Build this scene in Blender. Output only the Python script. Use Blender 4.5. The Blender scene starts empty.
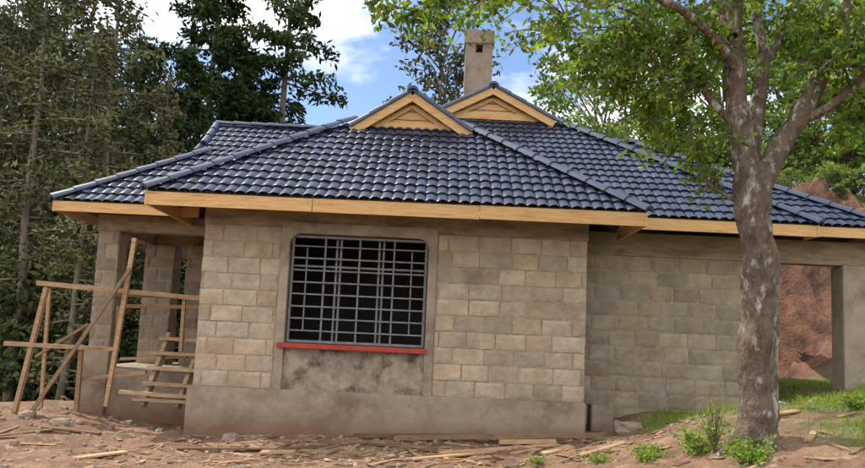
import bpy, bmesh, math, random
import numpy as np
from mathutils import Matrix, Vector, noise
random.seed(7); rng=np.random.default_rng(7)
sc=bpy.context.scene
rad=math.radians
def sm(v,a,b):
    t=min(1,max(0,(v-a)/(b-a))); return t*t*(3-2*t)

# ---------------------------------------------------------------- camera
cam=bpy.data.cameras.new("camera"); co=bpy.data.objects.new("camera",cam); sc.collection.objects.link(co); sc.camera=co
cam.lens=29.1; cam.shift_y=.0375; cam.clip_end=2000; cam.clip_start=.05
Rm=Matrix.Rotation(rad(90+6),3,'X')@Matrix.Rotation(rad(2.6),3,'Z')
co.matrix_world=Matrix.Translation((0,0,1.6))@Rm.to_4x4()

# ---------------------------------------------------------------- light
sc.view_settings.view_transform='Standard'; sc.view_settings.look='None'; sc.view_settings.exposure=0
SUN_EL,SUN_AZ=52,-62    # azimuth from +Y toward +X
w=bpy.data.worlds.new("World"); sc.world=w; w.use_nodes=True
nt=w.node_tree; nt.nodes.clear()
N=lambda t:nt.nodes.new(t)
sky=N('ShaderNodeTexSky'); sky.sky_type='NISHITA'; sky.sun_disc=False; sky.sun_elevation=rad(SUN_EL); sky.sun_rotation=rad(SUN_AZ); sky.ozone_density=2.7; sky.dust_density=.6
tc=N('ShaderNodeTexCoord'); mp=N('ShaderNodeMapping'); mp.inputs['Scale'].default_value=(1,1,2.2); mp.inputs['Location'].default_value=(.9,.1,.2)
no=N('ShaderNodeTexNoise'); no.inputs['Scale'].default_value=3.0; no.inputs['Detail'].default_value=9; no.inputs['Roughness'].default_value=.58
sx=N('ShaderNodeSeparateXYZ'); ml=N('ShaderNodeMath'); ml.operation='MULTIPLY_ADD'; ml.inputs[1].default_value=-.115  # Y gradient adds unseen cloud behind the camera to fill the shaded walls
cr=N('ShaderNodeValToRGB'); cr.color_ramp.elements[0].position=.36; cr.color_ramp.elements[1].position=.54
mx=N('ShaderNodeMixRGB'); mx.inputs[2].default_value=(12.2,12.2,12.4,1)
hs=N('ShaderNodeMixRGB'); hs.blend_type='MULTIPLY'; hs.inputs[0].default_value=1; hs.inputs[2].default_value=(1.28,1.3,1.38,1)
bg=N('ShaderNodeBackground'); bg.inputs[1].default_value=.145; wo=N('ShaderNodeOutputWorld')
lk=nt.links.new
lk(tc.outputs['Generated'],mp.inputs[0]); lk(mp.outputs[0],no.inputs['Vector']); lk(tc.outputs['Generated'],sx.inputs[0]); lk(sx.outputs['Y'],ml.inputs[0]); lk(no.outputs[0],ml.inputs[2]); lk(ml.outputs[0],cr.inputs[0])
lk(cr.outputs[0],mx.inputs[0]); lk(sky.outputs[0],hs.inputs[1]); lk(hs.outputs[0],mx.inputs[1]); lk(mx.outputs[0],bg.inputs[0]); lk(bg.outputs[0],wo.inputs[0])
sl=bpy.data.lights.new("sun",'SUN'); sl.energy=5.0; sl.angle=rad(.5); sl.color=(1,.94,.84)
so=bpy.data.objects.new("sun",sl); sc.collection.objects.link(so)
sd=Vector((math.cos(rad(SUN_EL))*math.sin(rad(SUN_AZ)),math.cos(rad(SUN_EL))*math.cos(rad(SUN_AZ)),math.sin(rad(SUN_EL))))
so.rotation_euler=sd.to_track_quat('Z','Y').to_euler(); so.location=sd*40

# ---------------------------------------------------------------- materials
def mat(name,c1,c2,scale=5,rough=.85,bump=.3,bscale=30,detail=4,stretch=(1,1,1),c3=None,c3scale=1.2,c3range=(.55,.7),spec=.3,attr=None,metal=0,bdist=.01,coords='Object',splash=None):
    m=bpy.data.materials.new(name); m.use_nodes=True; t=m.node_tree; n=t.nodes; L=t.links
    b=n['Principled BSDF']; b.inputs['Roughness'].default_value=rough; b.inputs['Specular IOR Level'].default_value=spec; b.inputs['Metallic'].default_value=metal
    tc=n.new('ShaderNodeTexCoord'); mp=n.new('ShaderNodeMapping'); mp.inputs['Scale'].default_value=stretch; L.new(tc.outputs[coords],mp.inputs[0])
    a=n.new('ShaderNodeTexNoise'); a.inputs['Scale'].default_value=scale; a.inputs['Detail'].default_value=detail; a.inputs['Roughness'].default_value=.65; L.new(mp.outputs[0],a.inputs[0])
    r=n.new('ShaderNodeValToRGB'); r.color_ramp.elements[0].position=.35; r.color_ramp.elements[1].position=.65
    r.color_ramp.elements[0].color=(*c1,1); r.color_ramp.elements[1].color=(*c2,1); L.new(a.outputs[0],r.inputs[0]); out=r.outputs[0]
    if c3:
        a3=n.new('ShaderNodeTexNoise'); a3.inputs['Scale'].default_value=c3scale; a3.inputs['Detail'].default_value=5; a3.inputs['Roughness'].default_value=.7; L.new(mp.outputs[0],a3.inputs[0])
        r3=n.new('ShaderNodeValToRGB'); r3.color_ramp.elements[0].position=c3range[0]; r3.color_ramp.elements[1].position=c3range[1]; L.new(a3.outputs[0],r3.inputs[0])
        x=n.new('ShaderNodeMixRGB'); x.inputs[2].default_value=(*c3,1); L.new(r3.outputs[0],x.inputs[0]); L.new(out,x.inputs[1]); out=x.outputs[0]
    if attr:
        at=n.new('ShaderNodeAttribute'); at.attribute_name='tint'
        x=n.new('ShaderNodeMixRGB'); x.blend_type='MULTIPLY'; x.inputs[0].default_value=1; L.new(out,x.inputs[1]); L.new(at.outputs['Color'],x.inputs[2]); out=x.outputs[0]
    if splash: # mud thrown up on the foot of the wall
        s3=n.new('ShaderNodeSeparateXYZ');L.new(tc.outputs['Object'],s3.inputs[0])
        mm=n.new('ShaderNodeMath');mm.operation='MULTIPLY_ADD';mm.inputs[1].default_value=-1.6;L.new(s3.outputs['Z'],mm.inputs[0]);L.new(a.outputs[0],mm.inputs[2])
        mr=n.new('ShaderNodeMapRange');mr.inputs[1].default_value=-.35;mr.inputs[2].default_value=.15;L.new(mm.outputs[0],mr.inputs[0])
        x=n.new('ShaderNodeMixRGB');x.inputs[2].default_value=(*splash,1);L.new(mr.outputs[0],x.inputs[0]);L.new(out,x.inputs[1]);out=x.outputs[0]
    L.new(out,b.inputs['Base Color'])
    if bump:
        f=n.new('ShaderNodeTexNoise'); f.inputs['Scale'].default_value=bscale; f.inputs['Detail'].default_value=3; f.inputs['Roughness'].default_value=.7; L.new(mp.outputs[0],f.inputs[0])
        bp=n.new('ShaderNodeBump'); bp.inputs['Strength'].default_value=bump; bp.inputs['Distance'].default_value=bdist; L.new(f.outputs[0],bp.inputs['Height']); L.new(bp.outputs[0],b.inputs['Normal'])
    return m
def leafmat(name,c,tr=.35,rough=.55):
    m=bpy.data.materials.new(name); m.use_nodes=True; t=m.node_tree; n=t.nodes; L=t.links; b=n['Principled BSDF']
    at=n.new('ShaderNodeAttribute'); at.attribute_name='tint'
    x=n.new('ShaderNodeMixRGB'); x.blend_type='MULTIPLY'; x.inputs[0].default_value=1; x.inputs[1].default_value=(*c,1); L.new(at.outputs['Color'],x.inputs[2])
    if tr==0:
        n.remove(b);d=n.new('ShaderNodeBsdfDiffuse');L.new(x.outputs[0],d.inputs[0]);L.new(d.outputs[0],n['Material Output'].inputs[0]);return m
    b.inputs['Roughness'].default_value=rough; b.inputs['Specular IOR Level'].default_value=.4
    L.new(x.outputs[0],b.inputs['Base Color'])
    td=n.new('ShaderNodeBsdfTranslucent'); y=n.new('ShaderNodeMixRGB'); y.blend_type='MULTIPLY'; y.inputs[0].default_value=1; y.inputs[2].default_value=(2.4,2.5,.8,1); L.new(x.outputs[0],y.inputs[1]); L.new(y.outputs[0],td.inputs[0])
    ms=n.new('ShaderNodeMixShader'); ms.inputs[0].default_value=tr; L.new(b.outputs[0],ms.inputs[1]); L.new(td.outputs[0],ms.inputs[2]); L.new(ms.outputs[0],n['Material Output'].inputs[0])
    return m
M_block=mat("stone_block",(.345,.272,.192),(.475,.39,.29),5,.95,.5,60,attr=True,c3=(.25,.19,.135),c3scale=1.8,c3range=(.55,.78),detail=5,bdist=.010)
M_mortar=mat("mortar",(.27,.215,.16),(.39,.325,.25),9,.95,.5,60,c3=(.20,.155,.115),c3scale=2)
M_plaster=mat("cement_plaster",(.28,.222,.163),(.385,.315,.24),3,.95,.5,50,c3=(.175,.125,.088),c3scale=1.3,c3range=(.48,.70),detail=6,splash=(.20,.115,.07))
M_chim=mat("chimney_plaster",(.22,.165,.125),(.31,.245,.19),3,.95,.4,50,c3=(.115,.085,.065),c3scale=2.4,c3range=(.5,.72))
M_beam=mat("ring_beam_concrete",(.25,.175,.118),(.35,.26,.18),4,.95,.5,40,c3=(.16,.105,.072),c3scale=1.6,c3range=(.48,.68),stretch=(1,1,4))
M_panel=mat("mottled_plaster",(.24,.19,.138),(.38,.32,.25),7,.95,.5,60,c3=(.10,.078,.06),c3scale=4,c3range=(.48,.66),detail=6)
M_red=mat("red_oxide",(.30,.035,.025),(.40,.065,.045),8,.75,.2,50,c3=(.22,.09,.06),c3scale=5)
M_steel=mat("painted_steel",(.12,.12,.13),(.19,.19,.20),12,.5,.1,40,spec=.5)
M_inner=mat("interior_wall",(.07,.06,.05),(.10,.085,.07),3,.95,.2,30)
M_wood=mat("new_pine",(.56,.32,.125),(.68,.42,.19),3,.6,.25,60,stretch=(1.2,14,14),c3=(.38,.18,.065),c3scale=2.5,c3range=(.55,.72))
M_woodg=mat("weathered_timber",(.30,.19,.11),(.45,.32,.20),4,.85,.4,40,stretch=(1,8,8),attr=True,c3=(.17,.11,.075),c3scale=5)
M_tile=mat("glazed_roof_tile",(.012,.018,.038),(.022,.031,.060),3,.30,.25,25,attr=True,spec=.6,bdist=.004)
M_ridge=mat("ridge_cap",(.035,.046,.09),(.05,.064,.115),4,.45,.2,25,spec=.5)
M_bark=mat("lichen_bark",(.075,.055,.04),(.17,.125,.09),14,.95,1.0,26,stretch=(1,1,.45),c3=(.36,.335,.29),c3scale=11,c3range=(.54,.64),bdist=.04,detail=6)
M_bark2=mat("dark_bark",(.11,.09,.07),(.22,.18,.15),8,.95,0,20,stretch=(1,1,.3))
M_stone=mat("rubble_stone",(.22,.165,.13),(.33,.26,.20),8,.95,.6,30)
M_leaf=leafmat("tree_leaves",(.09,.15,.028),.45)
M_con=leafmat("conifer_needles",(.038,.062,.026),0,.7)
M_wisp=leafmat("dry_foliage",(.095,.108,.055),0,.7)
M_broad=leafmat("broad_leaves",(.16,.24,.06),0)
M_grass=leafmat("grass_blades",(.13,.21,.04),.4)
M_bush=leafmat("understory_leaves",(.05,.075,.03),0,.6)

# ---------------------------------------------------------------- builder
class B:
    def __init__(s): s.V=[];s.F=[];s.M=[];s.T=[];s.n=0;s.S=[]
    def add(s,V,F,mi=0,tint=(1,1,1),smooth=False):
        V=np.asarray(V,float).reshape(-1,3);F=np.asarray(F,int).reshape(-1,4)
        s.V.append(V);s.F.append(F+s.n);s.n+=len(V);s.M.append(np.full(len(F),mi))
        T=np.asarray(tint,float); T=np.tile(T,(len(F),1)) if T.ndim==1 else T
        s.T.append(T); s.S.append(np.full(len(F),smooth))
    def box(s,c,h,R=None,mi=0,tint=(1,1,1),jit=0):
        v=np.array([[x,y,z] for x in(-1,1) for y in(-1,1) for z in(-1,1)],float)*np.array(h)
        if jit: v+=rng.uniform(-jit,jit,v.shape)
        if R is not None: v=v@np.array(R).T
        v+=np.array(c)
        s.add(v,[[0,1,3,2],[4,6,7,5],[0,4,5,1],[2,3,7,6],[0,2,6,4],[1,5,7,3]],mi,tint)
    def beam(s,p,q,w,d,mi=0,tint=(1,1,1)):
        p=Vector(p);q=Vector(q);dv=q-p;R=dv.to_track_quat('X','Z').to_matrix()
        s.box((p+q)/2,(dv.length/2,w/2,d/2),R,mi,tint,jit=.003)
    def tube(s,pts,rs,k=8,mi=0,bump=0,bs=3,tint=(1,1,1)):
        pts=[Vector(p) for p in pts];n=len(pts);V=[]
        up=Vector((.3,1,.1)).normalized()
        for i,p in enumerate(pts):
            t=(pts[min(i+1,n-1)]-pts[max(i-1,0)]).normalized()
            a=t.cross(up).normalized();b=t.cross(a)
            for j in range(k):
                th=2*math.pi*j/k;d=a*math.cos(th)+b*math.sin(th);r=rs[i]
                if bump: r*=1+bump*noise.noise((p+d*r)*bs)+bump*.5*noise.noise((p+d*r)*bs*3.1)
                V.append(p+d*r)
        F=[[i*k+j,i*k+(j+1)%k,(i+1)*k+(j+1)%k,(i+1)*k+j] for i in range(n-1) for j in range(k)]
        s.add([tuple(v) for v in V],F,mi,tint,True)
    def leaves(s,P,ln,wd,mi=1,tint=None,updir=0.,droop=None):
        P=np.asarray(P);n=len(P)
        if n==0:return
        d=rng.normal(size=(n,3)); 
        if droop is not None: d+=np.array(droop)
        d/=np.linalg.norm(d,axis=1)[:,None]
        e=rng.normal(size=(n,3)); e[:,2]*=.5; e=np.cross(d,e); e/=np.linalg.norm(e,axis=1)[:,None]
        l=(ln*rng.uniform(.6,1.3,n))[:,None];wv=(wd*rng.uniform(.7,1.2,n))[:,None]
        V=np.stack([P,P+d*l*.5+e*wv,P+d*l,P+d*l*.5-e*wv],1).reshape(-1,3)
        F=np.arange(n*4).reshape(n,4)
        if tint is None:
            g=rng.uniform(.6,1.4,n)[:,None]; tint=g*np.array([1,1,1])*np.stack([rng.uniform(.85,1.3,n),np.ones(n),rng.uniform(.7,1.1,n)],1)
        s.add(V,F,mi,tint)
    def mesh(s,name,mats):
        V=np.concatenate(s.V);F=np.concatenate(s.F);Mi=np.concatenate(s.M);T=np.concatenate(s.T);S=np.concatenate(s.S)
        me=bpy.data.meshes.new(name);me.vertices.add(len(V));me.vertices.foreach_set('co',V.ravel())
        me.loops.add(len(F)*4);me.loops.foreach_set('vertex_index',F.ravel());me.polygons.add(len(F))
        me.polygons.foreach_set('loop_start',np.arange(len(F))*4)
        try: me.polygons.foreach_set('loop_total',np.full(len(F),4))
        except Exception: pass
        me.polygons.foreach_set('material_index',Mi);me.polygons.foreach_set('use_smooth',S)
        for m in mats: me.materials.append(m)
        a=me.color_attributes.new('tint','FLOAT_COLOR','CORNER')
        C=np.concatenate([np.repeat(T,4,0),np.ones((len(F)*4,1))],1);a.data.foreach_set('color',C.ravel())
        me.update(calc_edges=True);me.validate();return me
    def obj(s,name,mats,parent=None):
        o=bpy.data.objects.new(name,s.mesh(name,mats));sc.collection.objects.link(o)
        if parent:o.parent=parent
        return o
def empty(n):
    o=bpy.data.objects.new(n,None);sc.collection.objects.link(o);return o
def box(name,x0,x1,y0,y1,z0,z1,m,parent,bev=.008):
    me=bpy.data.meshes.new(name);bm=bmesh.new();bmesh.ops.create_cube(bm,size=1)
    for v in bm.verts: v.co=Vector(((x0+x1)/2+v.co.x*(x1-x0),(y0+y1)/2+v.co.y*(y1-y0),(z0+z1)/2+v.co.z*(z1-z0)))
    if bev: bmesh.ops.bevel(bm,geom=bm.edges[:],offset=bev,segments=2,affect='EDGES')
    bm.to_mesh(me);bm.free();me.materials.append(m);o=bpy.data.objects.new(name,me);sc.collection.objects.link(o);o.parent=parent;return o

# ---------------------------------------------------------------- terrain
def gh(x,y):
    z=.14+.045*(max(-7,min(4,x))+3.2)
    z+=.22*sm(x,2.3,3.4)*sm(y,3,8)
    z+=.36*sm(x,1.0,3.0)*(1-sm(y,7.2,9.6))
    z+=.45*sm(x,5.0,6.6)*sm(y,8,10)
    z+=.25*sm(x,3.2,5.5)*(1-sm(y,8,11))
    z+=.22*sm(-x,3.4,5.5)*sm(y,8.2,9.6)*(1-sm(y,11,13))
    z-=.16*max(0,y-15)*(1-sm(x,-3,6)) ; z-=.10*max(0,-x-8)
    z=max(z,-14)
    e=16.3+.9*noise.noise(Vector((x*.5,0,3)))
    bank=(sm(x,2,9.8))*(4.45*sm(y,e-.9,e+2.4)+.13*max(0,y-e))
    z+=min(bank,14)
    z+=1.2*sm(x,7.2,10)*sm(y,6,16)*(1-sm(y,15,17))
    return z
def axis(parts):
    c=[]
    for a,b,s in parts: c+=list(np.arange(a,b,s))
    L=[];v=c[0];s=parts[0][2]
    while v>-600:s*=1.16;v-=s;L.append(v)
    v=c[-1];s=parts[-1][2];Rr=[]
    while v<600:s*=1.16;v+=s;Rr.append(v)
    return L[::-1]+c+Rr
xs=axis([(-8,8,.06),(8,16,.18)]);ys=axis([(4.8,6.9,.1),(6.9,11,.05),(11,20.5,.16)])
def grassy(x,y):
    return sm(x+1.0*noise.noise(Vector((x*.8,y*.8,5)))+.12*(y-7),2.9,4.2)
V=[];veg=[];bk=[]
for y in ys:
    for x in xs:
        z=gh(x,y)
        if abs(x)<40 and -5<y<60:
            p=Vector((x,y,0));a=1 if (abs(x)<9 and 3<y<14) else .6
            z+=a*(.05*noise.noise(p*.9)+.035*noise.noise(p*2.7)+.018*noise.noise(p*7))
            if a==1: z+=.018*max(-.1,noise.noise(p*13))+.012*noise.noise(p*23)
            if y>14.5 and x>2:
                z+=sm(y,14.5,15.5)*(.75*noise.noise(Vector((x*.9,y*.5,z*.9)))+.4*noise.noise(Vector((x*2.6,y*2.1,z)))+.2*noise.noise(Vector((x*6,y*6,z))))
        V.append((x,y,z))
        g=grassy(x,y)*(1-sm(y,13,14.5))
        g=max(g,(1-sm(x,2,7))*sm(y,17,22), sm(y,18.9,19.8)*sm(x,0,5), sm(-x,9,14), sm(x,13,16)*(1-sm(y,14,15)))
        g*=.35+.65*sm(noise.noise(Vector((x*1.7,y*1.7,9)))+.2,-.3,.4)
        if y<4: g=max(g,.3*sm(-y,-4,2))
        veg.append(g);bk.append(sm(y,13.5,15)*sm(x,1,4)*(1-sm(y,25,30)))
nx=len(xs)
F=[(j*nx+i,j*nx+i+1,(j+1)*nx+i+1,(j+1)*nx+i) for j in range(len(ys)-1) for i in range(nx-1)]
me=bpy.data.meshes.new("ground");me.from_pydata(V,[],F);me.polygons.foreach_set('use_smooth',[True]*len(F))
at=me.attributes.new('veg','FLOAT','POINT');at.data.foreach_set('value',veg)
at=me.attributes.new('bank','FLOAT','POINT');at.data.foreach_set('value',bk)
go=bpy.data.objects.new("ground",me);sc.collection.objects.link(go)
m=mat("earth",(.130,.072,.045),(.255,.152,.095),2.1,.95,.9,16,c3=(.34,.24,.165),c3scale=4.5,c3range=(.55,.70),bdist=.05,detail=7)
t=m.node_tree;n=t.nodes;L=t.links;b=n['Principled BSDF'];src=b.inputs['Base Color'].links[0].from_socket
ag=n.new('ShaderNodeAttribute');ag.attribute_name='veg';x=n.new('ShaderNodeMixRGB')
ab=n.new('ShaderNodeAttribute');ab.attribute_name='bank';xb=n.new('ShaderNodeMixRGB')
gn=n.new('ShaderNodeTexNoise');gn.inputs['Scale'].default_value=9;gn.inputs['Detail'].default_value=4;gr=n.new('ShaderNodeValToRGB');gr.color_ramp.elements[0].color=(.05,.075,.02,1);gr.color_ramp.elements[1].color=(.15,.19,.06,1)
bn=n.new('ShaderNodeTexNoise');bn.inputs['Scale'].default_value=2.2;bn.inputs['Detail'].default_value=7;bn.inputs['Roughness'].default_value=.75;br=n.new('ShaderNodeValToRGB');br.color_ramp.elements[0].position=.38;br.color_ramp.elements[1].position=.62;br.color_ramp.elements[0].color=(.055,.030,.021,1);br.color_ramp.elements[1].color=(.21,.105,.062,1)
tcn=n.new('ShaderNodeTexCoord');L.new(tcn.outputs['Object'],gn.inputs[0]);L.new(tcn.outputs['Object'],bn.inputs[0]);L.new(gn.outputs[0],gr.inputs[0]);L.new(bn.outputs[0],br.inputs[0])
L.new(ab.outputs['Fac'],xb.inputs[0]);L.new(src,xb.inputs[1]);L.new(br.outputs[0],xb.inputs[2])
L.new(ag.outputs['Fac'],x.inputs[0]);L.new(xb.outputs[0],x.inputs[1]);L.new(gr.outputs[0],x.inputs[2])
vo=n.new('ShaderNodeTexVoronoi');vo.inputs['Scale'].default_value=14;L.new(tcn.outputs['Object'],vo.inputs[0])
vr=n.new('ShaderNodeValToRGB');vr.color_ramp.elements[0].position=.08;vr.color_ramp.elements[0].color=(1.5,1.45,1.4,1);vr.color_ramp.elements[1].position=.22;vr.color_ramp.elements[1].color=(1,1,1,1);L.new(vo.outputs['Distance'],vr.inputs[0])
x2=n.new('ShaderNodeMixRGB');x2.blend_type='MULTIPLY';x2.inputs[0].default_value=.8;L.new(x.outputs[0],x2.inputs[1]);L.new(vr.outputs[0],x2.inputs[2]);L.new(x2.outputs[0],b.inputs['Base Color'])
me.materials.append(m)

# ---------------------------------------------------------------- house
H=empty("block_house")
def roof_face(name,poly,eave,up):
    """poly list of 3d pts (convex, coplanar); eave=dir along eave; up=dir up slope"""
    P=[Vector(p) for p in poly];u=Vector(eave).normalized();v=Vector(up).normalized();nrm=u.cross(v)
    if nrm.z<0:nrm=-nrm
    o=P[0];us=[(p-o).dot(u) for p in P];vs=[(p-o).dot(v) for p in P]
    pu,pv=.150,.25;k=8
    c0=math.floor(min(us)/pu)-1;c1=math.ceil(max(us)/pu)+1;r0=math.floor(min(vs)/pv)-1;r1=math.ceil(max(vs)/pv)+1
    bm=bmesh.new();lay=bm.loops.layers.float_color.new('tint')
    for r in range(r0,r1):
        for c in range(c0,c1):
            dj=random.uniform(-.003,.003);tl=random.uniform(-.009,.009);g=random.uniform(.65,1.5)
            rows=[]
            for q,(vv,hh) in enumerate([(0,-.012),(0.0,.024),(.06,.026),(.55,.013),(1.0,0)]):
                row=[]
                for i in range(k+1):
                    f=i/k;cv=abs(math.sin(math.pi*f))
                    wv=.028*(cv if f<1 else 0)
                    vq=(r+vv)*pv-(.018*cv if q in(1,2) else 0)
                    h=wv+hh+dj+(f-.5)*tl
                    row.append(bm.verts.new(o+u*((c+f)*pu)+v*vq+nrm*h))
                rows.append(row)
            for a in range(4):
                for i in range(k):
                    fc=bm.faces.new((rows[a][i],rows[a][i+1],rows[a+1][i+1],rows[a+1][i]));fc.smooth=(a>0)
                    for l in fc.loops:l[lay]=(g,g,g*1.03,1)
    cen=sum(P,Vector())/len(P)
    for i in range(len(P)):
        a=P[i];b_=P[(i+1)%len(P)];pn=(b_-a).cross(nrm).normalized()
        if pn.dot(cen-a)>0:pn=-pn
        bmesh.ops.bisect_plane(bm,geom=bm.verts[:]+bm.edges[:]+bm.faces[:],plane_co=a,plane_no=pn,clear_outer=True)
    me=bpy.data.meshes.new(name);bm.to_mesh(me);bm.free();me.materials.append(M_tile)
    ob=bpy.data.objects.new(name,me);sc.collection.objects.link(ob);ob.parent=H
    bm=bmesh.new();bm.faces.new([bm.verts.new(p-nrm*.03) for p in P]);me=bpy.data.meshes.new(name+"_underlay");bm.to_mesh(me);bm.free();me.materials.append(M_inner)
    ob=bpy.data.objects.new(name+"_underlay",me);sc.collection.objects.link(ob);ob.parent=H
def cap(bl,p,q,w=.105):
    p=Vector(p);q=Vector(q);d=(q-p);Ln=d.length;d.normalize();side=d.cross(Vector((0,0,1))).normalized();up=side.cross(d).normalized()
    n=max(1,int(Ln/.33));k=8
    for i in range(n):
        a=p+d*(Ln*i/n-.02);b_=p+d*(Ln*(i+1)/n);V=[]
        for (c,ww,hh) in((a,w*1.1,.085),(b_,w*.95,.065)):
            for j in range(k+1):
                th=math.pi*j/k;V.append(tuple(c+side*(math.cos(th)*ww)+up*(math.sin(th)*hh+.005)))
        F=[[j,j+1,k+2+j,k+1+j] for j in range(k)]
        s=len(V)
        for j in range(k+1):
            th=math.pi*j/k;V.append(tuple(a+side*(math.cos(th)*w*.8)+up*(math.sin(th)*.05-.01)))
        F+=[[j,j+1,s+j+1,s+j] for j in range(k)]
        bl.add(V,F,0,smooth=False)
caps=B();wd=B()
def fascia(p,q,hh=.18):
    p=Vector(p);q=Vector(q);L_=(q-p).length;n=max(1,round(L_/2.6));z=Vector((0,0,hh/2))
    for i in range(n):
        a=p.lerp(q,i/n);b_=p.lerp(q,(i+1)/n-(.0012 if i<n-1 else 0));j=Vector((0,0,random.uniform(-.006,.006)))
        wd.beam(a-z+j,b_-z+j,.028,hh)
def gablet(c,o,r,base_half,sl,drop=.14):
    c=Vector(c);o=Vector(o);r=Vector(r);z=Vector((0,0,1));hw=base_half
    a=c-o*.14;V=[a-r*hw-z*(hw*sl+drop),a+r*hw-z*(hw*sl+drop),a+r*hw-z*(hw*sl+.03),a-r*hw-z*(hw*sl+.03)]
    wd.add([tuple(v) for v in V],[[0,1,2,3]],0)
    V=[a-r*hw-z*(hw*sl+.03),a+r*hw-z*(hw*sl+.03),a-z*.04,a-z*.04]
    wd.add([tuple(v) for v in V],[[0,1,2,3]],0)
    for i in range(1,4):
        f=i/4;hh=hw*f*.97
        wd.beam(a+o*.008-r*hh-z*(hh*sl+.03),a+o*.008+r*hh-z*(hh*sl+.03),.008,.008,2)
    f=.99;wd.beam(a+o*.03-r*hw*f-z*(hw*sl+.0),a+o*.03+r*hw*f-z*(hw*sl+.0),.03,.13)
    for s_ in(-1,1): wd.beam(a+o*.03-z*.22,a+o*.03+r*s_*(hw*.78)-z*(hw*.78*sl+.20),.03,.07)
    for s_ in(-1,1):
        e=c+r*s_*(hw+.12)-z*(hw+.12)*sl
        wd.beam(c-z*.075,e-z*.075,.03,.15)
        n=(r*s_*sl+z).normalized()
        pts=[c+o*.03,e+o*.03,e-o*.4,c-o*.4]
        V=[tuple(p+n*.03) for p in pts]+[tuple(p+n*.0) for p in pts]
        caps.add(V,[[0,1,2,3],[4,7,6,5],[0,4,5,1],[1,5,6,2],[0,3,7,4]],0)
        cap(caps,e+n*.0,c+n*.0,.05)
    cap(caps,c+o*.05,c-o*.9,.09)
x0,x1,y0,z0,s=-3.88,2.84,9.2,3.42,.74;t=2.5;cx=(x0+x1)/2;hf=(x1-x0)/2;zb=z0+t*s;za=zb+(hf-t)*.6
roof_face("roof_wing_front",[(x0,y0,z0),(x1,y0,z0),(x1-t,y0+t,zb),(x0+t,y0+t,zb)],(1,0,0),(0,1,s))
roof_face("roof_wing_left",[(x0,y0,z0),(x0+t,y0+t,zb),(x0+t,14.5,zb),(x0,14.5,z0)],(0,1,0),(1,0,s))
roof_face("roof_wing_right",[(x1,y0,z0),(x1-t,y0+t,zb),(x1-t,14.5,zb),(x1,14.5,z0)],(0,1,0),(-1,0,s))
roof_face("roof_wing_left_upper",[(x0+t,y0+t,zb),(cx,y0+t,za),(cx,14.5,za),(x0+t,14.5,zb)],(0,1,0),(1,0,.6))
roof_face("roof_wing_right_upper",[(x1-t,y0+t,zb),(cx,y0+t,za),(cx,14.5,za),(x1-t,14.5,zb)],(0,1,0),(-1,0,.6))
cap(caps,(x0,y0,z0+.02),(x0+t-.05,y0+t-.05,zb+.02));cap(caps,(x1,y0,z0+.02),(x1-t+.05,y0+t-.05,zb+.02))
cap(caps,(cx,y0+t,za),(cx,14.5,za))
gablet((cx+.06,y0+t-.36,za-.07),(0,-1,0),(1,0,0),.87,.66)
fascia((x0,y0+.02,z0-.01),(x1,y0+.02,z0-.01));fascia((x0+.02,y0,z0-.01),(x0+.02,14,z0-.01));fascia((x1-.02,y0,z0-.01),(x1-.02,10.6,z0-.01))
X0,X1,Y0,Z0,S=-3.6,5.7,10.2,3.55,.725;T=3.5;CX=(X0+X1)/2;HF=(X1-X0)/2;ZB=Z0+T*S;ZA=ZB+(HF-T)*.5
roof_face("roof_main_front",[(X0,Y0,Z0),(X1,Y0,Z0),(X1-T,Y0+T,ZB),(X0+T,Y0+T,ZB)],(1,0,0),(0,1,S))
roof_face("roof_main_left",[(X0,Y0,Z0),(X0+T,Y0+T,ZB),(X0+T,19,ZB),(X0,19,Z0)],(0,1,0),(1,0,S))
roof_face("roof_main_right",[(X1,Y0,Z0),(X1-T,Y0+T,ZB),(X1-T,19,ZB),(X1,19,Z0)],(0,1,0),(-1,0,S))
roof_face("roof_main_left_upper",[(X0+T,Y0+T,ZB),(CX,Y0+T,ZA),(CX,19,ZA),(X0+T,19,ZB)],(0,1,0),(1,0,.5))
roof_face("roof_main_right_upper",[(X1-T,Y0+T,ZB),(CX,Y0+T,ZA),(CX,19,ZA),(X1-T,19,ZB)],(0,1,0),(-1,0,.5))
cap(caps,(X1,Y0,Z0+.02),(X1-T+.05,Y0+T-.05,ZB+.02));cap(caps,(X0,Y0,Z0+.02),(X0+T-.05,Y0+T-.05,ZB+.02));cap(caps,(CX,Y0+T,ZA+.02),(CX,19,ZA+.02))
gablet((CX,Y0+T-.3,ZA-.02),(0,-1,0),(1,0,0),1.10,.52)
fascia((x1-.1,Y0+.02,Z0-.01),(X1,Y0+.02,Z0-.01),.17);fascia((X1-.02,Y0,Z0-.01),(X1-.02,10.6,Z0-.01),.17)
a0,b0,c0,s2=-5.8,10.47,3.45,.75;hd=2.8;tt=1.75
roof_face("roof_porch_front",[(a0,b0,c0),(.2,b0,c0),(.2,b0+tt,c0+tt*s2),(a0+tt,b0+tt,c0+tt*s2)],(1,0,0),(0,1,s2))
roof_face("roof_porch_front_upper",[(a0+tt,b0+tt,c0+tt*s2),(.2,b0+tt,c0+tt*s2),(.2,b0+hd,c0+hd*s2),(a0+tt-.25,b0+hd,c0+hd*s2),(a0+tt-.25,b0+tt+.3,c0+(tt+.3)*s2)],(1,0,0),(0,1,s2))
roof_face("roof_porch_left",[(a0,b0,c0),(a0,b0+2*hd,c0),(a0+tt,b0+2*hd-tt,c0+tt*s2),(a0+tt,b0+tt,c0+tt*s2)],(0,1,0),(1,0,s2))
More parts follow.
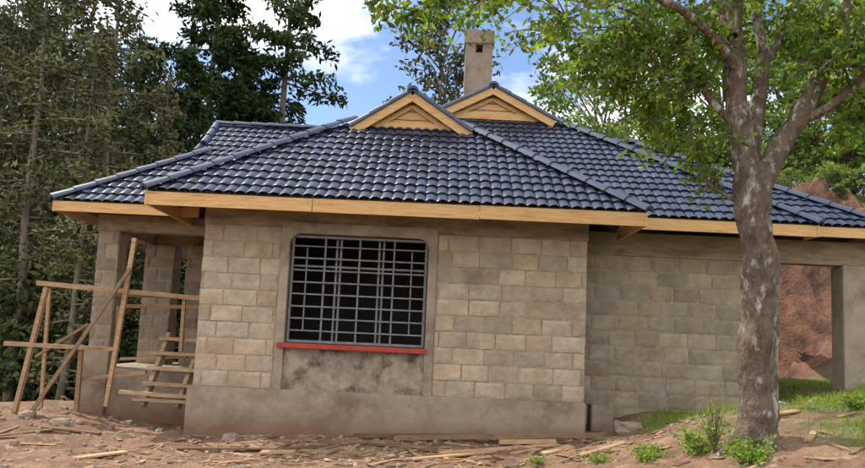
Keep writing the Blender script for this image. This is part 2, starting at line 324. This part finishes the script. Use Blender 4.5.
cap(caps,(a0,b0,c0+.02),(a0+tt,b0+tt,c0+tt*s2+.02));cap(caps,(a0+tt-.2,b0+tt+.2,c0+(tt+.2)*s2+.03),(a0+tt-.25,b0+hd,c0+hd*s2+.03),.07);cap(caps,(a0+tt-.25,b0+hd,c0+hd*s2+.02),(.2,b0+hd,c0+hd*s2+.02))
gablet((a0+tt-.25,b0+hd,c0+hd*s2-.02),(-1,0,0),(0,-1,0),.95,s2)
fascia((a0,b0+.02,c0-.01),(x0+.3,b0+.02,c0-.01),.15);fascia((a0+.02,b0,c0-.01),(a0+.02,16,c0-.01),.15)
d0,e0,f0,s3=7.0,10.42,3.58,.66;rt=3.1
roof_face("roof_side_porch_front",[(3,e0,f0),(d0,e0,f0),(d0-rt,e0+rt,f0+rt*s3),(2.2,e0+rt,f0+rt*s3),(2.2,e0+.5,f0+.5*s3)],(1,0,0),(0,1,s3))
roof_face("roof_side_porch_right",[(d0,e0,f0),(d0-rt,e0+rt,f0+rt*s3),(d0,e0+2*rt,f0)],(0,1,0),(-1,0,s3))
cap(caps,(d0,e0,f0+.02),(d0-rt,e0+rt,f0+rt*s3+.02));cap(caps,(d0-rt,e0+rt,f0+rt*s3+.02),(2.4,e0+rt,f0+rt*s3+.02))
fascia((X1-.02,e0+.02,f0-.01),(d0,e0+.02,f0-.01),.15);fascia((d0-.02,e0,f0-.01),(d0-.02,16,f0-.01),.15)
for xr in np.arange(x0+.5,x1-.3,.75): wd.beam((xr,y0+.05,z0-.12),(xr,9.95,z0+.38),.05,.1)
for xr in np.arange(x1+.3,X1-.2,.7): wd.beam((xr,Y0+.05,Z0-.12),(xr,10.95,Z0+.36),.05,.1)
for xr in np.arange(a0+.3,x0,.6): wd.beam((xr,b0+.05,c0-.1),(xr,11.2,c0+.4),.05,.1)
wd.obj("timber_fascia",[M_wood,M_woodg,M_inner],H);caps.obj("ridge_caps",[M_ridge],H)

# walls
def block_wall(bl,p,d,length,zlo,zhi,rows,holes=(),out=(0,-1,0),bl_len=.43,seed=1,proud=.012,dark=1):
    p=Vector(p);d=Vector(d);out=Vector(out);rs=random.Random(seed);hh=(zhi-zlo)/rows;J=.009
    for r in range(rows):
        za_=zlo+r*hh;zb_=za_+hh;zc=(za_+zb_)/2
        u=-(rs.uniform(.1,.2) if r%2 else rs.uniform(.3,.36));
        while u<length:
            ln=bl_len*rs.uniform(.85,1.12);segs=[(max(u,0),min(u+ln,length))];u+=ln
            for(h0,h1,k0,k1) in holes:
                if k0<zc<k1:
                    ns=[]
                    for(a,b_) in segs:
                        if b_<=h0 or a>=h1:ns.append((a,b_))
                        else:
                            if a<h0:ns.append((a,h0))
                            if b_>h1:ns.append((h1,b_))
                    segs=ns
            for(a,b_) in segs:
                if b_-a<.05:continue
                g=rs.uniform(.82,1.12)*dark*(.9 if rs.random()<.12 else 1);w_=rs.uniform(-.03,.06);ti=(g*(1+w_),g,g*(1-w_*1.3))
                pr=proud+rs.uniform(-.004,.006)
                A=a+J+rs.uniform(0,.004);Bb=b_-J-rs.uniform(0,.004);zl=za_+J+rs.uniform(-.003,.003);zt=zb_-J+rs.uniform(-.003,.003)
                nu,nv=8,5;V=[]
                for j in range(nv+1):
                    for i in range(nu+1):
                        uu=A+(Bb-A)*i/nu;zz=zl+(zt-zl)*j/nv;edge=i in(0,nu) or j in(0,nv)
                        if not edge: dd=pr+rs.uniform(-.0026,.0026)
                        else: dd=pr-.004+rs.uniform(-.006,.001); uu+=rs.uniform(-.005,.005); zz+=rs.uniform(-.005,.005)
                        V.append(tuple(p+d*uu+Vector((0,0,zz))+out*dd))
                F=[[j*(nu+1)+i,j*(nu+1)+i+1,(j+1)*(nu+1)+i+1,(j+1)*(nu+1)+i] for j in range(nv) for i in range(nu)]
                base=len(V);bd=[(i,0) for i in range(nu+1)]+[(nu,j) for j in range(1,nv+1)]+[(i,nv) for i in range(nu-1,-1,-1)]+[(0,j) for j in range(nv-1,0,-1)]
                for(i,j) in bd: V.append(tuple(Vector(V[j*(nu+1)+i])-out*(pr+.03)))
                nb=len(bd)
                F+=[[bd[q][1]*(nu+1)+bd[q][0],base+q,base+(q+1)%nb,bd[(q+1)%nb][1]*(nu+1)+bd[(q+1)%nb][0]] for q in range(nb)]
                bl.add(V,F,0,ti)
bw=B()
WX0,WX1,WY=-3.27,2.20,9.9
block_wall(bw,(WX0,WY,0),(1,0,0),WX1-WX0,.82,3.10,10,[(WX0*-1-2.17,-WX0+.06,.5,3.2)],seed=3)
block_wall(bw,(WX0,16,0),(0,-1,0),6.1,.82,3.10,10,out=(-1,0,0),seed=4)
block_wall(bw,(WX1+.03,10.9,0),(1,0,0),5.42-WX1-.03,.70,3.05,10,seed=5,dark=.76)  # block tint lowered to stand in for tree shade missing on this wall
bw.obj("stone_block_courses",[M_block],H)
wx0,wx1,wz0,wz1=-2.04,-.06,1.48,3.03
box("wall_front_left",WX0,wx0-.1,WY,WY+.2,.1,3.1,M_mortar,H,0);box("wall_front_right",wx1+.1,WX1,WY,WY+.2,.1,3.1,M_mortar,H,0)
box("plinth",WX0-.06,WX1+.012,WY-.07,WY+.15,-.4,.82,M_plaster,H,.012)
box("under_window_panel",wx0-.098,wx1+.098,WY+.01,WY+.2,.82,1.40,M_panel,H,.0)
box("ring_beam",WX0-.012,WX1+.012,WY-.018,WY+.2,3.1,3.40,M_beam,H,.006)
box("left_side_wall",WX0,WX0+.2,WY+.2,16,.0,3.1,M_mortar,H,0);box("left_side_beam",WX0-.014,WX0+.2,WY+.2,16,3.1,3.4,M_beam,H,0)
box("side_plinth",WX0-.06,WX0+.1,WY+.15,16,-.6,.82,M_plaster,H,.01)
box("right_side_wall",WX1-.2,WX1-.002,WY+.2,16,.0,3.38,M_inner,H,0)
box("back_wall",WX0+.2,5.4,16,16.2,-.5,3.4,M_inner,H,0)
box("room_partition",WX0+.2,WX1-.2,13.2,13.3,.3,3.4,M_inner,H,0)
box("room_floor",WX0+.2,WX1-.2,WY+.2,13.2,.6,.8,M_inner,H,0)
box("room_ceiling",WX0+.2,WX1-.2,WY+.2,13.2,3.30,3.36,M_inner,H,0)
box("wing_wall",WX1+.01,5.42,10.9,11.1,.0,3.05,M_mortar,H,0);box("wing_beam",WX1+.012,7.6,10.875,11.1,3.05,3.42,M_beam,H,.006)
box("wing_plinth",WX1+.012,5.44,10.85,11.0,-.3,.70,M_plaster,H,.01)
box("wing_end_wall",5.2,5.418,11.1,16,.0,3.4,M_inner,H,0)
box("side_porch_pillar",6.42,7.15,10.86,11.2,.4,3.05,M_plaster,H,.01)
def surround():
    bl=B();yf=WY-.03;yb=WY+.18
    def ring(x0,x1,z0,z1,r,n=6):
        pts=[(x0,z0)]
        for i in range(n+1):
            th=math.pi-math.pi/2*i/n;pts.append((x0+r+r*math.cos(th),z1-r+r*math.sin(th)))
        for i in range(n+1):
            th=math.pi/2-math.pi/2*i/n;pts.append((x1-r+r*math.cos(th),z1-r+r*math.sin(th)))
        pts.append((x1,z0));return pts
    a=ring(wx0-.12,wx1+.12,.822,wz1+.15,.06);b_=ring(wx0,wx1,.822,wz1,.16);n=len(a)
    V=[(x,yf,z) for x,z in a]+[(x,yf,z) for x,z in b_]+[(x,yb,z) for x,z in b_]+[(x,yb,z) for x,z in a]
    F=[]
    for i in range(n-1):F+=[[i,i+1,n+i+1,n+i],[n+i,n+i+1,2*n+i+1,2*n+i],[i+1,i,3*n+i,3*n+i+1]]
    bl.add(V,F);bl.obj("window_surround",[M_plaster],H)
surround()
box("lintel_fill",wx0-.1,wx1+.1,WY+.0,WY+.2,wz1+.13,3.099,M_mortar,H,0)
box("window_sill",wx0-.08,wx1+.02,WY-.11,WY+.19,1.40,1.472,M_red,H,.008)
g=B();yg=WY+.07
def bar(xa,za_,xb,zb_,th=.012,y=yg): g.beam((xa,y,za_),(xb,y,zb_),th*2,th*2)
for x in (wx0+.035,wx1-.035): bar(x,wz0,x,wz1-.05,.016)
for z in (wz0+.02,wz1-.035): bar(wx0+.03,z,wx1-.03,z,.016)
W=wx1-wx0
for i in range(1,9):
    z=wz0+(wz1-wz0)*i/9
    bar(wx0+.03,z,wx1-.03,z,.010,yg-.012)
for f in(.25,.5,.75): bar(wx0+W*f,wz0,wx0+W*f,wz1-.03,.012,yg+.01)
for f in(.12,.88): bar(wx0+W*f,wz0+.17,wx0+W*f,wz1-.2,.008,yg+.006)
yw=WY+.15
for f in(0.012,.33,.36,.64,.67,.988): bar(wx0+W*f,wz0,wx0+W*f,wz1-.02,.014,yw)
for z in(wz0+.02,wz0+1.1,wz1-.03): bar(wx0,z,wx1,z,.014,yw)
g.obj("window_grille",[M_steel],H)
# porch
P_=.95
box("porch_base",-5.36,WX0-.065,11.0,13.6,-.6,P_,M_plaster,H,.02)
cl=B()
def column(name,x0,x1,y0,y1,z0,z1,sd_):
    box(name,x0+.01,x1-.01,y0+.01,y1-.01,z0,z1,M_mortar,H,0)
    rows=max(1,round((z1-z0)/.22))
    block_wall(cl,(x0,y0+.01,0),(1,0,0),x1-x0,z0,z1,rows,seed=sd_,proud=.012,dark=.68)  # dark: brown blocks, with shade of the surrounding trees put into the tint
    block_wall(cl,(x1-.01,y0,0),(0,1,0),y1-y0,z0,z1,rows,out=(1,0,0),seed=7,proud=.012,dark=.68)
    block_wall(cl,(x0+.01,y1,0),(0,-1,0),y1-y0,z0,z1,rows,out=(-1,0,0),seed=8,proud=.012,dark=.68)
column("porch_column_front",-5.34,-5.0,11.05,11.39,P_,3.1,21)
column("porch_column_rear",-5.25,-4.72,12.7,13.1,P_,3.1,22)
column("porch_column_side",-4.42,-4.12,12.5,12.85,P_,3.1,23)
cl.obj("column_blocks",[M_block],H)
box("porch_beam",-5.36,WX0-.016,11.03,11.25,3.1,3.36,M_beam,H,.01);box("porch_side_beam",-5.36,-5.1,11.25,16,3.1,3.36,M_beam,H,.01)
box("porch_rear_beam",-5.1,WX0-.016,12.75,12.95,3.1,3.34,M_beam,H,.01)
box("porch_low_wall",-5.37,-4.95,10.93,10.998,.2,1.25,M_plaster,H,.01)
# chimney
CH=empty("chimney");CH.parent=H
cxa,cxb,cya,cyb=.47,1.10,14.3,14.85
box("stack",cxa+.03,cxb-.03,cya,cyb,5.5,7.72,M_chim,CH,.01)
for a,b_ in((cxa+.03,cxa+.24),(cxb-.24,cxb-.03)): box("flue_pier",a,b_,cya+.003,cyb-.003,7.70,7.92,M_chim,CH,.0)
box("cap",cxa-.0,cxb+.0,cya-.02,cyb+.02,7.90,8.22,M_chim,CH,.02)

# ---------------------------------------------------------------- timber scaffold and steps
def q(px,row,y=10.5):
    k=700/y; return ((px-432)/k+.045*(row-278)/k, y, 1.6+(333.5-row)/k*1.005+.045*(px-432)/k)
s_=B()
def pole(a,b_,w=.055,d=.05,ya=10.5,yb=None):
    g_=random.uniform(.6,1.2);s_.beam(q(*a,ya),q(*b_,yb or ya),w,d,0,(g_,g_*.95,g_*.88))
pole((47,282),(20,418),.07,.06,10.4);pole((130,262),(36,408),.09,.05,10.45,10.1);pole((37,277),(206,293),.05,.07,10.5,10.7)
pole((8,337),(122,343),.05,.06,10.3,10.6);pole((133,232),(112,398),.06,.06,10.55);pole((85,338),(83,402),.06,.06,10.55)
pole((118,289),(208,291),.12,.05,10.8);pole((120,300),(120,340),.05,.05,10.8);pole((50,283),(48,410),.05,.05,11.6)
pole((83,372),(150,365),.06,.05,10.6);pole((185,290),(183,345),.05,.05,10.75);pole((100,300),(200,301),.04,.06,11.6)
pole((40,350),(90,318),.04,.04,10.9);pole((125,352),(190,350),.14,.04,11.0)
s_.obj("timber_scaffold",[M_woodg])
st=B()
for a,b_ in(((148,398),(172,328)),((182,400),(206,330))):
    g_=.9;st.beam(q(*a,10.35),q(*b_,10.95),.06,.11,0,(g_,g_,g_))
for i in range(5):
    f=.06+i*.21;A=Vector(q(148,398,10.35)).lerp(Vector(q(172,328,10.95)),f);Bq=Vector(q(182,400,10.35)).lerp(Vector(q(206,330,10.95)),f)
    gq=random.uniform(.8,1.3);R=(Bq-A).to_track_quat('X','Z').to_matrix();st.box((A+Bq)/2+Vector((random.uniform(-.04,.04),-.04,.04)),((Bq-A).length/2+random.uniform(.08,.16),.08,.024),R,0,(gq,gq,gq))
st.beam(q(125,384,10.3),q(192,389,10.3),.1,.05,0,(1.1,1.05,1.0))
st.obj("timber_steps",[M_woodg])

# ---------------------------------------------------------------- debris
db=B()
def gz(x,y): 
    p=Vector((x,y,0)); return gh(x,y)+.05*noise.noise(p*.9)+.035*noise.noise(p*2.7)+.018*noise.noise(p*7)
def plank(x,y,ang,l,w,th=.022,tilt=None,lift=0,g_=None):
    dx,dy=math.cos(ang)*l/2,math.sin(ang)*l/2
    a=Vector((x-dx,y-dy,gz(x-dx,y-dy)+th+lift));b_=Vector((x+dx,y+dy,gz(x+dx,y+dy)+th+lift))
    g_=g_ or random.uniform(.3,1.3);db.beam(a,b_,w,th,0,(g_,g_*.93,g_*.85))
plank(.4,9.4,-.06,2.7,.07,.05,g_=.4);plank(.9,9.15,-.05,2.6,.08,.05,g_=.6);plank(1.3,9.0,-.12,.7,.12,.04,g_=1.4);plank(.9,8.35,.28,1.5,.11,g_=1.3);plank(.35,8.0,.35,1.0,.09,g_=1.1);plank(-.9,8.3,-.5,1.3,.07,g_=1)
plank(-1.3,8.7,.2,1.3,.06,g_=.4);plank(-2.4,8.6,.05,1.2,.07,g_=.4);plank(-3.6,8.0,1.0,.6,.12,g_=1.4);plank(1.5,8.1,.5,.4,.12,g_=1.3);plank(-.2,8.5,2.6,1.1,.06,g_=.5)
plank(-4.6,9.3,.2,.7,.14,g_=.5);plank(-5.2,9.0,.4,.9,.18,g_=.45);plank(1.9,7.6,.2,.5,.08);plank(-1.7,8.35,.0,.4,.16,g_=1.1);plank(3.6,7.2,.3,.4,.12,g_=1.1);plank(3.2,5.9,.9,.3,.05,g_=1.1)
for i in range(560):
    x=random.gauss(-.2,2.1);y=random.uniform(7.4,9.7)
    if x>2.6:continue
    plank(x,y,random.uniform(-.9,.9)+random.choice([0,0,math.pi/2]),random.choice([.04,.06,.1,.15,.25,.4]),random.uniform(.012,.06),.010)
for i in range(90):
    plank(random.uniform(2.0,5),random.uniform(5.3,9.5),random.uniform(0,3),random.uniform(.05,.25),random.uniform(.015,.06),.01)
db.obj("wood_offcuts",[M_woodg])
rk=B()
def rock(x,y,r,zz=None,tint=(1,1,1)):
    bm=bmesh.new();bmesh.ops.create_cube(bm,size=2);bmesh.ops.subdivide_edges(bm,edges=bm.edges[:],cuts=2,use_grid_fill=True)
    o=Vector((random.random()*99,0,0));sx,sy,sz=random.uniform(.8,1.3),random.uniform(.8,1.2),random.uniform(.5,.8);V=[]
    for v in bm.verts:
        c=v.co.lerp(v.co.normalized()*1.2,.55);c*=1+.5*noise.noise(c*1.3+o);V.append((x+c.x*r*sx,y+c.y*r*sy,gz(x,y)+r*.2+c.z*r*sz))
    bm.verts.index_update();rk.add(V,[[v.index for v in f.verts] for f in bm.faces],0,tint);bm.free()
for i in range(620): rock(random.uniform(-7,5),random.uniform(7.2,9.7),random.choice([.008,.012,.018,.028]))
for i in range(60): rock(random.uniform(-7,-3.6),random.uniform(8.5,12),random.uniform(.015,.05))
for x,y,r in((-2.55,9.35,.08),(-2.3,9.45,.06),(2.75,9.55,.13),(-6.2,10.2,.08),(-5.6,10.0,.09),(4.1,8.2,.07),(3.4,7.3,.05),(-4.9,9.6,.1),(4.9,8.8,.1)): rock(x,y,r)
rk.obj("rubble_stones",[M_stone])
cb=empty("concrete_block");box("block_body",2.36,2.68,10.15,10.4,.25,.78,M_plaster,cb,.015)

# ---------------------------------------------------------------- grass & weeds
gb=B();n=60000
X=rng.uniform(2.2,9,n);Yy=rng.uniform(4.6,13,n);keep=[]
for i in range(n):
    x,y=X[i],Yy[i]
    g_=grassy(x,y)*sm(noise.noise(Vector((x*1.7,y*1.7,9))),-.35,.2)
    if 2.2<x<5.6 and 10.7<y: g_=0
    if random.random()<g_+.012: keep.append((x,y,gz(x,y)))
K=np.array(keep);nn=len(K);ln=rng.uniform(.03,.11,nn)[:,None];an=rng.uniform(0,6.28,nn);e=np.stack([np.cos(an),np.sin(an),0*an],1)*.004
tip=np.stack([rng.normal(0,.5,nn),rng.normal(0,.5,nn),np.ones(nn)],1)*ln
V=np.stack([K-e,K+e,K+tip*1.0+e*.2,K+tip-e*.2],1).reshape(-1,3);g_=rng.uniform(.6,1.4,nn)[:,None]
gb.add(V,np.arange(nn*4).reshape(nn,4),0,g_*np.stack([rng.uniform(.8,1.6,nn),np.ones(nn),np.ones(nn)*.8],1));gb.obj("grass",[M_grass])
def weed(name,x,y,h,r,n=500):
    b_=B();z=gz(x,y)
    for i in range(18):
        a=random.uniform(0,6.28);d=random.uniform(.1,1)*r;hh=h*random.uniform(.4,1.1);p=[(x,y,z),(x+math.cos(a)*d*.5,y+math.sin(a)*d*.5,z+hh*.6),(x+math.cos(a)*d,y+math.sin(a)*d,z+hh)]
        b_.tube(p,[.005,.004,.002],4,0)
        P=np.array([Vector(p[0]).lerp(Vector(p[2]),random.uniform(.2,1)) for _ in range(n//18)])+rng.normal(0,.03,(n//18,3));P[:,2]=np.maximum(P[:,2],z);b_.leaves(P,.045,.010,1)
    b_.obj(name,[M_bark2,M_grass])
weed("weed_plant",2.4,6.3,.22,.28);weed("weed_plant",2.62,5.72,.2,.25,600);weed("weed_plant",2.05,6.6,.12,.3);weed("weed_plant",4.2,6.9,.12,.3);weed("weed_plant",1.2,7.6,.06,.12,120)
weed("weed_plant",2.52,6.2,.5,.14,200);weed("weed_plant",1.75,7.2,.07,.3,260)

# ---------------------------------------------------------------- foreground tree
ft=B()
def smoothpath(P,n):
    P=[Vector(p) for p in P];out=[]
    for i in range(len(P)-1):
        p0=P[max(i-1,0)];p1=P[i];p2=P[i+1];p3=P[min(i+2,len(P)-1)]
        for j in range(n):
            t=j/n;out.append(.5*((2*p1)+(-p0+p2)*t+(2*p0-5*p1+4*p2-p3)*t*t+(-p0+3*p1-3*p2+p3)*t**3))
    out.append(P[-1]);return out
def limb(P,r,k=10,n=6,bump=.12,wob=0):
    pts=smoothpath(P,n);m_=len(P);R_=[]
    for i in range(len(pts)):
        f=i/n;a=min(int(f),m_-2);R_.append(r[a]+(r[a+1]-r[a])*(f-a))
    ft.tube(pts,R_,k,0,bump,5);return pts
def F6(px,row,y=6.0):
    k=y/6.0; return Vector(((px-432)/117*k,y,1.6+(2.96-row/115.6+.000385*(px-432))*k))
base=Vector((2.80,6.0,.78))
limb([base+Vector((0,0,-.1)),base+Vector((-.01,0,.12)),base+Vector((.01,0,.45)),F6(761,330),F6(763,260),F6(755,215),F6(757,165)],[.25,.19,.160,.147,.146,.146,.155],34,14,.26)
for a in(.3,1.6,2.7,3.9,5.2):
    d=Vector((math.cos(a),math.sin(a),0));limb([base+d*.07+Vector((0,0,.35)),base+d*.17+Vector((0,0,.06)),base+d*.36+Vector((0,0,-.12))],[.05,.06,.035],8,5,.2)
L1=limb([F6(756,190),F6(742,120,6.05),F6(737,55,6.1),F6(737,-10,6.1),F6(745,-90,6.1)],[.11,.10,.09,.078,.05],16,7,.2)
L2=limb([F6(760,195),F6(783,148,5.95),F6(808,110,5.9),F6(830,65,5.9),F6(850,10,5.9),F6(880,-50,5.8)],[.10,.095,.085,.07,.06,.04],16,7,.2)
L2b=limb([F6(800,120,5.92),F6(835,105,5.8),F6(875,70,5.7),F6(930,20,5.6)],[.05,.042,.034,.02],10,6,.1)
L3=limb([F6(750,180),F6(760,110,6.2),F6(768,50,6.3),F6(760,0,6.4),F6(770,-80,6.5)],[.085,.07,.055,.045,.03],12,6,.14)
L4=limb([F6(740,125),F6(715,100,6.1),F6(690,60,6.3),F6(660,25,6.5),F6(620,0,6.6),F6(560,-10,6.7)],[.04,.032,.026,.02,.015,.01],8,6,.1)
L5=limb([F6(737,60),F6(705,20,5.8),F6(650,-15,5.6),F6(560,-30,5.4),F6(470,-25,5.3),F6(400,-12,5.3)],[.05,.038,.03,.022,.015,.008],8,6,.1)
L6=limb([F6(745,205),F6(712,185,6.1),F6(695,150,6.2),F6(690,110,6.25)],[.022,.016,.012,.006],6,5,.1)
L7=limb([F6(735,30),F6(700,-40,6.6),F6(640,-70,7.2),F6(560,-60,7.8)],[.05,.04,.03,.012],8,6,.1)
L8=limb([F6(768,60,6.3),F6(790,20,6.4),F6(800,-40,6.5)],[.035,.028,.02],8,6,.1)
def spray(c,rx,ry,rz,n,twn=12,ls=.085):
    c=Vector(c)
    for i in range(twn):
        d=Vector((random.gauss(0,1)*rx,random.gauss(0,1)*ry,random.gauss(0,1)*rz-rz*.2))*.8
        mid=c+d*.5+Vector((0,0,.03));end=c+d
        ft.tube([c,mid,end],[.007,.005,.002],4,0)
        m_=n//twn;tv=np.array([c.lerp(end,random.uniform(.3,1.08)) for _ in range(m_)])+rng.normal(0,.04,(m_,3))
        g_=rng.uniform(.45,1.45,m_)[:,None]*random.uniform(.6,1.35);ft.leaves(tv,ls,ls*.24,1,g_*np.stack([rng.uniform(.8,1.5,m_),np.ones(m_),rng.uniform(.5,1,m_)],1),droop=(0,0,-.5))
for(px,row,y,rx,rz,n) in[
 (372,2,5.3,.18,.09,110),(392,8,5.3,.2,.08,120),(420,-8,5.4,.3,.10,130),(470,-10,5.4,.3,.10,110),(500,-14,5.4,.3,.10,90),
 (560,8,5.6,.35,.22,300),(590,35,6.2,.33,.25,360),(575,60,6.6,.25,.18,240),(620,20,6.3,.4,.3,480),(620,75,6.5,.35,.25,380),(655,50,6.4,.4,.3,480),(650,105,6.5,.3,.18,240),
 (690,25,6.0,.4,.3,460),(690,85,6.2,.3,.3,380),(700,140,6.2,.22,.25,260),(715,178,6.1,.12,.12,80),(720,50,6.4,.3,.3,260),(680,125,6.3,.25,.2,220),
 (770,20,6.5,.4,.3,300),(800,30,6.4,.3,.3,260),(835,20,5.8,.35,.3,320),(852,60,5.7,.25,.3,280),(868,110,5.8,.18,.25,240),(845,140,6.0,.15,.15,130),(870,30,5.5,.3,.35,280),
 (740,-20,6.0,.6,.3,420),(640,-30,6.0,.7,.3,480),(840,-30,5.8,.6,.3,360),(560,-30,6.0,.5,.25,260),(835,100,6.3,.2,.15,160),(540,25,6.3,.2,.1,90)]:
    spray(F6(px,row,y),rx,rx,rz,int(n*1.1),max(5,n//22))
for i in range(13): spray((random.uniform(.4,5.4),random.uniform(4.3,8.6),random.uniform(5.4,7.2)),.5,.5,.35,300,12)
ft.obj("shade_tree",[M_bark,M_leaf])

# ---------------------------------------------------------------- background trees
def conifer_mesh(name,H_,R_,nb,seed,mt,dens=22,start=.12,lsz=.30,sub=4,tr=.014):
    random.seed(seed);b_=B();b_.tube([(random.uniform(-.1,.1),random.uniform(-.1,.1),H_*i/8) for i in range(9)],[H_*tr*(1-i/8.6) for i in range(9)],8,0)
    for i in range(nb):
        f=start+(1-start)*(i/nb)**.9;z=H_*f;l=R_*((1-f)**.65)*random.uniform(.35,1.2)+.2;a=random.uniform(0,6.28);dr=random.uniform(-.3,.18)
        d=Vector((math.cos(a),math.sin(a),0));p0=Vector((0,0,z));p2=p0+d*l+Vector((0,0,l*(dr+.12)));p1=p0+d*l*.55+Vector((0,0,l*dr*.3))
        b_.tube([p0,p1,p2],[.045*l/3+.015,.03,.008],4,0)
        m_=int(dens*l)+5;pp=[]
        for j in range(m_):
            t=random.uniform(.18,1.05);c=p0.lerp(p1,t*2) if t<.5 else p1.lerp(p2,t*2-1);wv=.09*l+.10
            side=Vector((-d.y,d.x,0))*random.gauss(0,wv)*(1.2-t*.5);c=c+side+Vector((0,0,random.gauss(0,.07)))
            pp+=[c+Vector((random.gauss(0,.1),random.gauss(0,.1),random.gauss(-.08,.09))) for _ in range(sub)]
        tt_=random.uniform(.55,1.6);m2=len(pp);g_=rng.uniform(.6,1.4,m2)[:,None]*tt_
        b_.leaves(np.array(pp),lsz,lsz*.2,1,g_*np.stack([rng.uniform(.9,1.3,m2),np.ones(m2),rng.uniform(.8,1.1,m2)],1),droop=(0,0,-.3))
    return b_.mesh(name,[M_bark2,mt])
def broad_mesh(name,H_,R_,seed,mt,ncl=40,lp=160,lsz=.22,low=.25,cl=.75,trunk=.02):
    random.seed(seed);b_=B()
    b_.tube([(random.uniform(-.15,.15)*i,random.uniform(-.1,.1)*i,H_*.85*i/6) for i in range(7)],[H_*trunk*(1-i/7) for i in range(7)],8,0)
    for i in range(ncl):
        f=random.uniform(low,1);z=H_*f;rr=R_*math.sqrt(random.random())*(math.sin(math.pi*min(1,(f-low)/(1.02-low)*.85+.15)))**.6;a=random.uniform(0,6.28)
        c=Vector((math.cos(a)*rr,math.sin(a)*rr,z));b_.tube([(0,0,max(0,z-rr*.8)),tuple(c*.6+Vector((0,0,z-rr*.2))*.4),tuple(c)],[.05,.03,.012],4,0)
        m_=int(lp*random.uniform(.5,1.4));s=cl*random.uniform(.5,1.3);pts=rng.normal(0,1,(m_,3));pts/=np.linalg.norm(pts,axis=1)[:,None]**.6;pts=pts*np.array([s,s,s*.6])*.7+np.array(c)
        tt_=random.uniform(.65,1.35);g_=rng.uniform(.6,1.4,m_)[:,None]*tt_
        b_.leaves(pts,lsz,lsz*.28,1,g_*np.stack([rng.uniform(.8,1.35,m_),np.ones(m_),rng.uniform(.7,1.1,m_)],1))
    return b_.mesh(name,[M_bark2,mt])
def put(name,me,x,y,z=None,s=1,rz=None):
    o=bpy.data.objects.new(name,me);sc.collection.objects.link(o);o.location=(x,y,gh(x,y)-.2 if z is None else z);o.rotation_euler=(0,0,rz if rz is not None else random.uniform(0,6.28));o.scale=(s,s,s);return o
C1=conifer_mesh("conifer_a",20,4.6,115,11,M_con,dens=20,lsz=.33);C2=conifer_mesh("conifer_b",17,3.2,95,12,M_con,dens=20,lsz=.32);C3=conifer_mesh("conifer_c",21,4.2,64,13,M_con,dens=16,start=.3,lsz=.32)
W1=conifer_mesh("wispy_a",17,2.2,88,21,M_wisp,dens=12,start=.17,lsz=.23,sub=4,tr=.010);W2=conifer_mesh("wispy_b",15,2.5,78,22,M_wisp,dens=11,start=.13,lsz=.23,sub=4,tr=.010)
E1=broad_mesh("eucalyptus",17,2.2,31,M_wisp,ncl=46,lp=90,lsz=.24,low=.5,cl=.75,trunk=.009)
B1=broad_mesh("broadleaf_a",9,4,41,M_broad,ncl=60,lp=130,lsz=.22,low=.2);B2=broad_mesh("bush_a",6,3.2,42,M_bush,ncl=50,lp=120,lsz=.26,low=.05)
def at(px,y): return (px-432)*y/700
for px,y,me,s in[(272,27,C3,.98),(196,27,C1,1.0),(232,36,C2,1.05),(300,38,C2,.62),(130,36,C1,.9),(172,23,C2,.75),(318,42,C2,.5),(345,46,C2,.45),(25,38,C1,1.0),(80,42,C1,1.0),(-20,33,C1,.9)]:
    put("conifer_tree",me,at(px,y),y,-1.5,s)
for px,y,me,s in[(20,19,W1,.9),(60,23,W2,1.1),(95,21,W1,1.0),(-15,22,W2,1),(40,30,W1,1.2),(110,28,W2,1.0),(75,17,W2,.7),(5,30,W2,1.2),(-60,25,W1,1),(-120,24,W2,1.1),(130,24,W2,.75),(150,20,W1,.62)]:
    put("wispy_tree",me,at(px,y),y,-1.5,s)
put("eucalyptus_tree",E1,at(436,30),30,-1,1.06)
for px,y,me,s in[(525,36,B1,1.25),(600,32,B1,1.1),(660,28,B1,1.0),(725,30,B1,1.1),(790,29,B1,.9),(850,26,B1,.9),(910,24,B1,1.1),(980,22,B1,1.1),(855,36,B1,1.4)]:
    put("broadleaf_tree",me,at(px,y),y,None,s)
fm=empty("distant_forest")
random.seed(5)
for i in range(52):
    y=random.uniform(20,46);px=random.uniform(-330,330);o=put("forest_bush",B2,at(px,y),y,-2.5-(y-20)*.05,random.uniform(.8,1.35));o.parent=fm
for i in range(34):
    y=random.uniform(48,75);px=random.uniform(-500,1500);big=px<100 or px>650;o=put("forest_tree",random.choice([C1,B1,B2]),at(px,y),y,-4,random.uniform(.8,1.1) if big else .55);o.parent=fm
for i in range(38):
    y=random.uniform(18.9,22);px=random.uniform(640,1150);o=put("forest_bush",random.choice([B2,B1]),at(px,y),y,None,random.uniform(.10,.22));o.parent=fm
